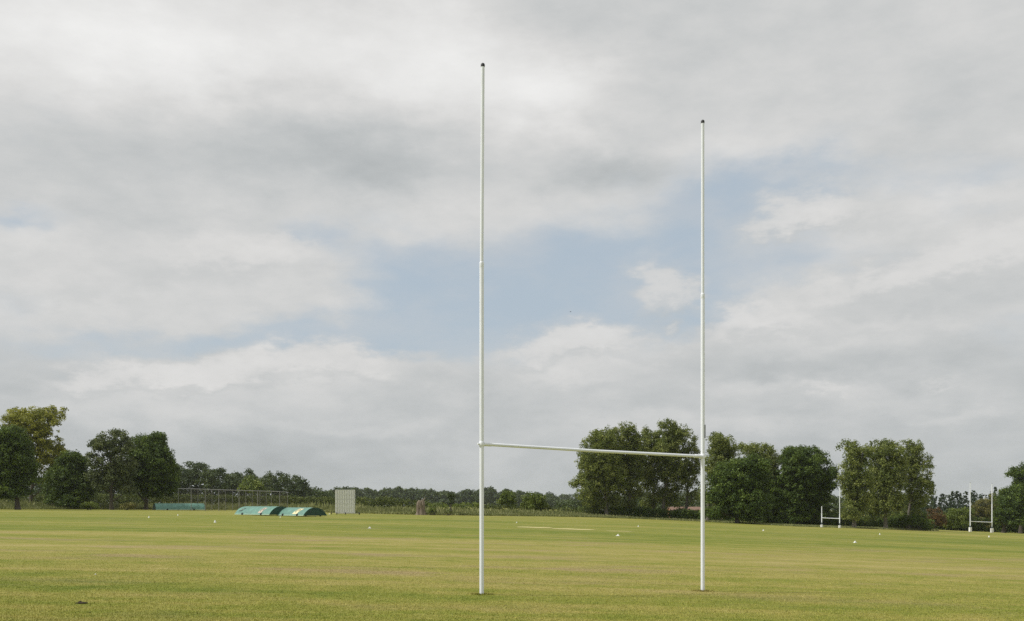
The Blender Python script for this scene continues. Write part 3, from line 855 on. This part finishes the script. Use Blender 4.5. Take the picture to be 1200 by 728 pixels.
# ------------------------------------------------------------------ roll-on pitch covers
def cover(label, c, rz, L, Wd, h, emblems=()):
    root = empty('pitch_cover', c, rz)
    tag(root, label, 'pitch cover', 'green barrel pitch covers')
    NA, NL = 18, 14
    def arc(s):   # 0..1 over the vault, returns (y, z)
        y = Wd * (s - 0.5)
        hh = h - 0.14
        rad = (Wd * Wd / 4 + hh * hh) / (2 * hh)
        return (y, 0.14 + math.sqrt(max(0.0, rad * rad - y * y)) - (rad - hh))
    vs, fs = [], []
    for i in range(NL + 1):
        x = -L / 2 + L * i / NL
        sag = 0.015 * math.sin(i * 2.4)
        for j in range(NA + 1):
            y, z = arc(j / NA)
            vs.append((x, y, z + sag * math.sin(math.pi * j / NA)))
    for i in range(NL):
        for j in range(NA):
            q = i * (NA + 1) + j
            fs.append((q, q + NA + 1, q + NA + 2, q + 1))
    mb = MB(); mb.add(vs, fs, True); sheet = mb.build('cover_sheet', m_teal, root)
    hm = MB()
    for sgn in (-1, 1):
        hm.box(Vector((0, sgn * (Wd / 2 + 0.012), 0.14)), (L, 0.03, 0.1), 0, 0.008)
    hm.build('hem', m_hem, sheet)
    for sgn in (-1, 1):
        e = MB(); pts = []
        for j in range(NA + 1):
            y, z = arc(j / NA); pts.append((y * 0.995, z * 0.995))
        for xo in (sgn * (L / 2 + 0.005), sgn * (L / 2 - 0.035)):
            e.add([(xo, y, z) for y, z in pts] + [(xo, pts[-1][0], 0.1), (xo, pts[0][0], 0.1)], [tuple(range(NA + 3))])
        e.build('end_panel', m_dkgreen, root)
    fr = MB()
    for sgn in (-1, 1):
        fr.tube([(-L/2, sgn * Wd * 0.47, 0.16), (L/2, sgn * Wd * 0.47, 0.16)], 0.03, 8)
        fr.tube([(sgn * L * 0.48, -Wd * 0.47, 0.16), (sgn * L * 0.48, Wd * 0.47, 0.16)], 0.03, 8)
        fr.tube([(sgn * (L/2 + 0.02), 0, 0.16), (sgn * (L/2 + 0.02), 0, 0.0)], 0.05, 8)
    fr.build('base_frame', m_galv, root)
    for xx in (-0.27, 0.27):
        for sgn in (-1, 1):
            w = MB()
            for dx in (-0.55, 0.55) if False else (0.0,):
                cx = xx * L + dx; cy = sgn * (Wd / 2 - 0.02)
                w.tube([(cx, cy - 0.09, 0.17), (cx, cy - 0.07, 0.17), (cx, cy + 0.07, 0.17), (cx, cy + 0.09, 0.17)], [0.12, 0.17, 0.17, 0.12], 16)
            w.build('wheel', m_rubber, root)
    # printed club patches on the near side
    for (x0, s0, wd, sh, mat, glyph) in emblems:
        e = MB(); vv, ff = [], []
        n = 8
        for j in range(n + 1):
            s = s0 + sh * j / n
            y, z = arc(s)
            nrm = Vector((0, y / (Wd / 2), (z) / h)).normalized() * 0.02
            for xo in (-wd / 2, wd / 2):
                vv.append((x0 + xo + 0.5 * wd * (j / n - 0.5), y + nrm.y, z + nrm.z))
        for j in range(n): ff.append((2*j, 2*j+1, 2*j+3, 2*j+2))
        e.add(vv, ff, True)
        em = e.build('emblem', mat, sheet)
        if glyph is not None:
            g = MB(); gv, gf = [], []
            for j in range(15):
                q = j / 14; a = -0.4 + q * 5.4
                s = s0 + sh * (0.5 + 0.30 * math.sin(a))
                xg = x0 + wd * 0.26 * math.cos(a) + 0.5 * wd * (0.30 * math.sin(a))
                y, z = arc(s); nr = Vector((0, y / (Wd / 2), z / h)).normalized() * 0.035
                t_ = wd * 0.065
                gv += [(xg - t_, y + nr.y, z + nr.z), (xg + t_, y + nr.y, z + nr.z)]
            for j in range(14): gf.append((2*j, 2*j+1, 2*j+3, 2*j+2))
            g.add(gv, gf, True)
            g.build('emblem_mark', glyph, em)
    return root

def cover_from_corner(label, px, py, rz, L, Wd, h, emblems):
    P0 = on_ground(px, py)
    a = Vector((math.cos(rz), math.sin(rz), 0)); w = Vector((-math.sin(rz), math.cos(rz), 0))
    c = P0 + w * (Wd / 2) - a * (L / 2)
    c.z = float(gz(c.x)) + 0.0
    return cover(label, c, rz, L, Wd, h, emblems)
m_pink = simple('faded pinkish emblem print', (0.50, 0.42, 0.33), 0.6)
cover_from_corner('teal barrel cover with faded pinkish emblem and dark end, middle of three', 315.5, 604.6, R(-47), 8.8, 3.3, 1.14,
                  [(2.0, 0.03, 0.85, 0.22, m_pink, m_dkgreen), (-3.2, 0.08, 0.8, 0.14, m_dkgreen, m_hem)])
cover_from_corner('teal barrel cover with a bright cream emblem and dark green end, rightmost of the three', 355.5, 605.6, R(-47), 6.2, 3.3, 1.08,
                  [(1.15, 0.03, 1.05, 0.24, m_cream, m_dkgreen)])
P0 = on_ground(207, 598.2)
cover('long teal barrel cover lying below the dense round tree, leftmost of the three', Vector((P0.x, P0.y + 1.4, float(gz(P0.x)))), R(31), 9.3, 3.0, 1.35)

# ------------------------------------------------------------------ sight screen
S = on_ground(404.5, 603.2)
k = F / S.y
root = empty('sight_screen', S, R(9))
tag(root, 'upright off-white slatted sight screen on wheels beside the hedge', 'sight screen')
SW, SH = 23.0 / k, 27.4 / k
z0 = 0.22
fr = MB()
for sx_ in (-1, 1): fr.box(Vector((sx_ * (SW/2 - 0.04), 0, z0 + SH/2)), (0.08, 0.09, SH), 0, 0.01)
for i in range(6): fr.box(Vector((0, 0.012, z0 + 0.05 + (SH - 0.1) * i / 5)), (SW - 0.17, 0.07, 0.09), 0, 0.008)
fr.build('frame', m_screen, root)
sl = MB(); n = 16
for r_ in range(5):
    zc = z0 + 0.05 + (SH - 0.1) * (r_ + 0.5) / 5
    hh_ = (SH - 0.1) / 5 - 0.13
    for i in range(n):
        if i % 2 == 0: w_ = 0.215
        else: w_ = 0.09
        x = -SW/2 + 0.08 + (SW - 0.16) * (i + 0.5) / n
        sl.box(Vector((x, -0.014, zc)), ((SW - 0.16) / n * (1.22 if i % 2 == 0 else 0.42), 0.02, hh_))
sl.build('slat_panel', m_screen, root)
for sx_ in (-1, 1):
    bk = MB()
    bk.tube([(sx_ * SW * 0.42, 0.05, z0 + SH * 0.8), (sx_ * SW * 0.42, 1.5, 0.25)], 0.035, 8)
    bk.tube([(sx_ * SW * 0.42, -0.3, 0.2), (sx_ * SW * 0.42, 1.6, 0.2)], 0.04, 8)
    bk.build('brace', m_galv, root)
for xw, yw in ((-0.75, -0.25), (0.02, -0.3), (1.25, -0.2), (-1.25, 1.5), (1.3, 1.5)):
    w = MB(); cx = xw * SW * 0.56
    w.tube([(cx - 0.06, yw, 0.17), (cx - 0.045, yw, 0.17), (cx + 0.045, yw, 0.17), (cx + 0.06, yw, 0.17)], [0.12, 0.17, 0.17, 0.12], 16)
    w.build('wheel', m_rubber, root)
ax = MB(); ax.tube([(-SW * 0.44, -0.24, 0.17), (SW * 0.72, -0.22, 0.17)], 0.03, 8); ax.build('axle', m_galv, root)

# ------------------------------------------------------------------ cricket nets
m_net, t, b = new_mat('cricket netting')
p = t.node('ShaderNodeTexCoord').outputs['Object']
s3 = t.node('ShaderNodeSeparateXYZ'); t.l.new(p, s3.inputs[0])
def thread(v): return t.math('LESS_THAN', t.math('FRACT', t.math('MULTIPLY', v, 16.0)), 0.085)
lines = t.math('MAXIMUM', thread(t.math('ADD', s3.outputs[0], s3.outputs[1])), thread(s3.outputs[2]))
b.inputs['Base Color'].default_value = (0.055, 0.045, 0.035, 1)
b.inputs['Roughness'].default_value = 0.8
tp = t.node('ShaderNodeBsdfTransparent'); ms = t.node('ShaderNodeMixShader')
t.l.new(lines, ms.inputs[0]); t.l.new(tp.outputs[0], ms.inputs[1]); t.l.new(b.outputs[0], ms.inputs[2])
t.l.new(ms.outputs[0], t.n['Material Output'].inputs['Surface'])

NB = at_depth(280, 194)
root = empty('cricket_nets', NB)
tag(root, 'grey steel frame of cricket practice nets with thin uprights behind the pitch covers', 'cricket nets')
def npt(px, d, py): 
    x = (px - 600) / F * d
    return Vector((x, d, height_at(py, d))) - NB
DF, DB = 191.0, 202.0
front = [224, 240.5, 256.4, 280.2, 302, 327.6]
backp = [209, 232, 248.4, 264.4, 272.6, 288, 295.6, 304.6, 312, 318, 337]
ytop = lambda px: 573.0 + (px - 224) * 0.0315
for px in front + backp:
    d = DF if px in front else DB
    tpnt = npt(px, d, ytop(px)); x = tpnt.x + NB.x
    mb = MB(); mb.tube([Vector((tpnt.x, tpnt.y, float(gz(x)) - 0.1 - NB.z)), tpnt], 0.055 if px in front else 0.04, 8)
    mb.build('post', m_netpost, root)
rl = MB()
rl.tube([npt(q, DF, ytop(q)) for q in front], 0.05, 8)
rl.tube([npt(q, DB, ytop(q)) for q in backp], 0.045, 8)
for q in front:
    rl.tube([npt(q, DF, ytop(q)), npt(q + (backp[-1] - front[-1]), DB, ytop(q) + 0.2)], 0.03, 6)
rl.build('top_rail', m_netpost, root)
nt = MB()
def sheet(p0, d0, p1, d1):
    a, b2 = npt(p0, d0, ytop(p0)), npt(p1, d1, ytop(p1))
    n = 10; vv, ff = [], []
    for i in range(n + 1):
        q = a.lerp(b2, i / n); sag = 0.12 * math.sin(math.pi * i / n)
        g = float(gz(q.x + NB.x)) - NB.z + 0.05
        for j in range(4):
            vv.append((q.x, q.y, (q.z - sag) * (1 - j/3) + g * j / 3))
    for i in range(n):
        for j in range(3): ff.append((i*4+j, i*4+j+1, (i+1)*4+j+1, (i+1)*4+j))
    nt.add(vv, ff)
sheet(backp[0], DB, backp[-1], DB)
for q in front: sheet(q, DF, q + (backp[-1] - front[-1]), DB)
nt.build('netting', m_net, root)

# ------------------------------------------------------------------ dead tree stump
Sb = on_ground(493.5, 603.6); k = F / Sb.y
root = empty('dead_stump', Sb)
tag(root, 'weathered brown dead tree stump with split trunk and broken top', 'tree stump')
mb = MB()
u = 1.0 / k
def tr(pts, rad, n=9): mb.tube([Vector((x * u, y * u, z * u)) for x, y, z in pts], [r * u * 1.22 for r in rad], n)
tr([(-3.4, 0, -0.5), (-3.0, 0.3, 4), (-3.3, 0, 9), (-2.6, 0.5, 14), (-1.8, 0, 17)], [3.0, 1.9, 1.9, 2.2, 1.0])
tr([(0.6, -1, -0.5), (0.2, -0.6, 5), (-0.2, 0, 10), (0.6, 0.3, 15), (1.4, 0, 18)], [2.4, 1.6, 1.7, 1.9, 0.6])
tr([(3.8, 0.5, -0.5), (2.9, 0.3, 5), (2.6, 0, 10), (2.2, 0, 14.5), (2.6, 0.2, 17.5)], [2.6, 1.5, 1.6, 1.9, 0.9])
tr([(-2.6, 0.4, 11), (0.2, 0.6, 12.5), (2.4, 0.4, 12)], [1.9, 2.2, 1.7])
tr([(-0.5, 1.2, 7), (-0.3, 1.0, 10), (0, 0.8, 15.5)], [2.0, 3.0, 2.4])
tr([(2.2, 0, 15), (3.2, 0, 18.2), (5.2, -0.4, 20.2)], [1.2, 0.7, 0.25])
tr([(-2.8, 0, 15), (-4.0, 0, 16.4)], [0.9, 0.4])
tr([(-3.2, 0, 1.2), (-5.6, -0.6, 0.4), (-7.2, -0.8, -0.2)], [1.4, 0.9, 0.4])
tr([(3.4, 0, 1.0), (5.6, -0.4, 0.1)], [1.3, 0.5])
mb.build('trunk', dead, root)
iv = MB()
pts_c = np.array([[(1.5) * u, 1.2 * u, 8 * u], [-1.2 * u, 1.8 * u, 11 * u], [3.0 * u, 1.6 * u, 4 * u]])
P, U, V, val = leaves(pts_c, np.array([0.35, 0.3, 0.35]), np.array([30, 26, 30]), 0.16)
link('ivy', quads_mesh('ivy', P, U, V, val), L_dark, root)
shrub('small leafy bush at the foot of the dead stump', (506.5, 603.9), [(506, 599.5, 4, 4), (510, 601, 3, 3)], L_bright, rs=0.35, leaf=0.16)
shrub('small grey-green clump at the foot of the slender young tree', (523, 604.2), [(523, 601.5, 3.6, 2.4), (529, 602.5, 2.6, 1.6)], L_hedge, rs=0.3, leaf=0.16)

# ------------------------------------------------------------------ buildings beyond the hedge
m_brick, t, b = new_mat('red brick')
p = t.node('ShaderNodeTexCoord').outputs['Object']
bt = t.node('ShaderNodeTexBrick'); t.l.new(t.vmath('MULTIPLY', p, (1, 1, 1)), bt.inputs['Vector'])
bt.inputs['Scale'].default_value = 4.0
bt.inputs['Color1'].default_value = (0.36, 0.15, 0.085, 1); bt.inputs['Color2'].default_value = (0.28, 0.11, 0.07, 1); bt.inputs['Mortar'].default_value = (0.4, 0.36, 0.3, 1)
t.l.new(bt.outputs[0], b.inputs['Base Color']); b.inputs['Roughness'].default_value = 0.9
m_tile = simple('orange clay tiles', (0.19, 0.115, 0.08), 0.85, 0, 0.3, 6)
m_render = simple('cream rendered wall', (0.52, 0.47, 0.33), 0.9)
m_slate = simple('pale roof sheet', (0.40, 0.38, 0.33), 0.7)
m_glass = simple('window glass', (0.03, 0.035, 0.04), 0.08)
def house(name, label, px0, px1, y_ridge, y_eave, d, deep, wall_m, roof_m, nwin):
    c = at_depth((px0 + px1) / 2, d)
    root = empty(name, c); tag(root, label, 'building')
    w = (px1 - px0) / F * d
    ze = height_at(y_eave, d) - c.z; zr = height_at(y_ridge, d) - c.z
    wl = MB()
    wl.box(Vector((0, deep/2, ze/2 - 0.2)), (w, deep, ze + 0.4))
    for s in (-1, 1):
        wl.add([(s*w/2, 0, ze), (s*w/2, deep, ze), (s*w/2, deep/2, zr - 0.12)], [(0, 1, 2)])
    wl.build('wall', wall_m, root)
    rf = MB(); o = 0.25
    for s in (-1, 1):
        y_e = deep/2 + s * (deep/2 + o); z_e = ze - o * (zr - ze) / (deep/2)
        vs = [(-w/2 - o, y_e, z_e), (w/2 + o, y_e, z_e), (w/2 + o, deep/2, zr), (-w/2 - o, deep/2, zr)]
        vs += [(x, y, z + 0.1) for x, y, z in vs]
        rf.add(vs, [(0,1,2,3), (7,6,5,4), (0,4,5,1), (1,5,6,2), (2,6,7,3), (3,7,4,0)])
    rf.build('roof', roof_m, root)
    for i in range(nwin):
        x = -w/2 + w * (i + 0.5) / nwin
        wf = MB(); ww, wh = 1.1, 1.0; zc = ze - 0.75
        for dx in (-ww/2, ww/2): wf.box(Vector((x + dx, -0.03, zc)), (0.09, 0.08, wh + 0.09))
        for dz in (-wh/2, wh/2): wf.box(Vector((x, -0.032, zc + dz)), (ww - 0.09, 0.076, 0.09))
        wo = wf.build('window', m_white, root)
        pn = MB(); pn.box(Vector((x, -0.02, zc)), (ww - 0.09, 0.03, wh - 0.09)); pn.build('pane', m_glass, wo)
house('brick_house', 'low red brick house with clay roof glimpsed under the poplars left of the right post', 787, 822, 594.5, 598.2, 236, 6, m_brick, m_tile, 3)
house('cream_shed', 'small cream rendered shed with pale roof glimpsed right of the right post', 832, 853, 596.0, 597.8, 233, 4, m_render, m_slate, 1)

# ------------------------------------------------------------------ boundary markers on the turf
def wedge(label, px, py, rz, s=0.135):
    p = on_ground(px, py)
    root = empty('boundary_marker', p, rz); tag(root, label, 'boundary marker', 'white boundary markers on the turf')
    mb = MB()
    a, h, d = s * 0.85, s * 1.05, s * 0.55
    vs = [(-a, -d, 0), (a * 0.9, -d, 0), (a * 0.15, -d * 0.25, h), (-a, d, 0), (a * 0.9, d, 0), (a * 0.15, d * 0.25, h)]
    mb.add(vs, [(0,1,2), (5,4,3), (0,3,4,1), (1,4,5,2), (2,5,3,0)])
    mb.build('foam_wedge', m_marker, root)
    bs = MB(); bs.box(Vector((0, 0, 0.012)), (a * 2.3, d * 2.6, 0.02), 0, 0.005); bs.build('base_plate', m_marker, root)
    return root
def cone(label, px, py, s=0.15):
    p = on_ground(px, py)
    root = empty('marker_cone', p); tag(root, label, 'marker cone', 'white marker cones on the turf')
    mb = MB(); mb.lathe((0, 0, 0), [(s * 0.62, 0.012), (s * 0.5, s * 0.5), (s * 0.32, s * 1.0), (s * 0.2, s * 1.2), (0, s * 1.24)], 14)
    mb.build('cone_body', m_marker, root)
    bs = MB(); bs.lathe((0, 0, 0), [(s * 0.8, 0), (s * 0.8, 0.015), (s * 0.6, 0.02)], 14); bs.build('base_ring', m_marker, root)
    return root
wedge('white triangular marker alone on the grass below and right of the sight screen', 433, 619.4, R(12))
wedge('white triangular marker on the grass between the posts, below the pale pitch strip', 724, 628.2, R(-18))
wedge('white triangular marker nearest the camera, right of the right post towards the far goals', 1002, 636.2, R(35), 0.13)
cone('white cone on the grass directly below the left end of the leftmost cover', 174.5, 606.8, 0.123)
cone('white cone on the grass close below the middle of the leftmost cover', 208.5, 604.2, 0.123)
cone('larger white cone between the leftmost cover and the middle cover, nearer the camera', 252, 612.4, 0.141)
cone('small white cone just in front of the dark end of the middle cover', 328.5, 606.6, 0.106)
cone('yellowish white cone between the rightmost cover and the sight screen', 386, 602.9, 0.132)
cone('white cone right of the left post, beside the start of the pale pitch strip', 605.5, 612.8, 0.097)
cone('white cone between the posts, in front of the poplars', 748, 617.3, 0.106)
cone('white cone right of the right post, in front of the dark oaks', 894.5, 622.2, 0.123)
cone('white cone below the tall trees, between the two distant goals', 1031, 626.6, 0.123)
cone('white cone in front of the padded feet of the tall distant goal', 1159, 629.6, 0.167)
cone('tiny white cone alone on the near turf at lower left, above the dark soil clods', 112, 673.6, 0.021)

# pale pole among the tall trees
p = on_ground(1053.5, 620.2); k = F / p.y
root = empty('marker_pole', p); tag(root, 'thin pale pole standing before the tall trees between the distant goals', 'pole')
mb = MB(); mb.lathe((0, 0, 0), [(0.05, -0.05), (0.05, 15.5 / k), (0.0, 15.7 / k)], 10); mb.build('pole', m_galv, root)
mb = MB(); mb.lathe((0, 0, 0), [(0.16, -0.02), (0.16, 0.25), (0.05, 0.3)], 12); mb.build('foot', m_pad, root)

# ------------------------------------------------------------------ clods of earth
def clods(name, label, px, py, n, w, s):
    p = on_ground(px, py)
    mb = MB()
    for i in range(n):
        bm = bmesh.new(); bmesh.ops.create_icosphere(bm, subdivisions=2, radius=1.0)
        c = Vector((random.uniform(-w, w), random.uniform(-w * 0.6, w * 0.6), 0))
        r = s * random.uniform(0.5, 1.0) * (1.15 - 0.5 * abs(c.x) / w)
        for v in bm.verts:
            q = v.co.copy()
            f = 1 + 0.28 * math.sin(q.x * 7 + i) * math.cos(q.y * 6 - i) + random.uniform(-.12, .12)
            v.co = Vector((q.x * r * f * 1.25, q.y * r * f, (q.z * 0.8 + 0.35) * r * f)) + c
        bm.verts.index_update()
        mb.add([v.co for v in bm.verts], [[v.index for v in f.verts] for f in bm.faces])
        bm.free()
    o = mb.build(name, m_soil, None, p)
    tag(o, label, 'soil')
clods('soil_heap', 'dark heap of crumbled soil on the near turf at lower left', 94.5, 707.6, 16, 0.075, 0.032)
clods('soil_clod', 'small dark soil clod just below and right of the soil heap', 104.5, 718, 4, 0.015, 0.016)
clods('soil_clod', 'tiny dark soil clod on the turf in front of the left post', 592, 709.8, 3, 0.008, 0.012)

# ------------------------------------------------------------------ a bird
bx = Vector(((668.5 - 600) / F * 90, 90, height_at(365.5, 90)))
m_bird = simple('dark plumage', (0.03, 0.028, 0.026), 0.8)
root = empty('bird', bx, R(25)); root.scale = (0.7, 0.7, 0.7); tag(root, 'tiny dark bird gliding in the blue opening between the posts', 'bird')
mb = MB()
mb.tube([(-0.11, 0, 0), (-0.07, 0, 0.004), (0, 0, 0.0), (0.06, 0, 0.004), (0.085, 0, 0.01), (0.105, 0, 0.008), (0.122, 0, 0.004)], [0.008, 0.02, 0.03, 0.024, 0.02, 0.012, 0.002], 10)
mb.add([(-0.10, -0.008, 0), (-0.10, 0.008, 0), (-0.17, 0.025, 0.0), (-0.16, 0, 0.002), (-0.17, -0.025, 0)], [(0, 1, 2, 3, 4)])
for s in (-1, 1):
    mb.add([(0.045, s*0.015, 0.012), (-0.03, s*0.015, 0.01), (-0.035, s*0.09, 0.035), (-0.05, s*0.20, 0.03), (0.0, s*0.13, 0.042), (0.04, s*0.08, 0.04)], [(0, 1, 2, 5), (2, 3, 4, 5)])
mb.build('body', m_bird, root)

# ------------------------------------------------------------------ summer haze in the air
m_haze = bpy.data.materials.new('haze'); m_haze.use_nodes = True
hn = m_haze.node_tree; hn.nodes.clear()
ho = hn.nodes.new('ShaderNodeOutputMaterial'); hv_ = hn.nodes.new('ShaderNodeVolumePrincipled')
hv_.inputs['Color'].default_value = (0.90, 0.95, 1.0, 1)
hv_.inputs['Density'].default_value = 0.00007
hv_.inputs['Anisotropy'].default_value = 0.2
hn.links.new(hv_.outputs[0], ho.inputs['Volume'])
mb = MB(); mb.box(Vector((0, 1150, 8)), (5600, 2900, 44))
hz = mb.build('haze', m_haze); tag(hz, kind='stuff')
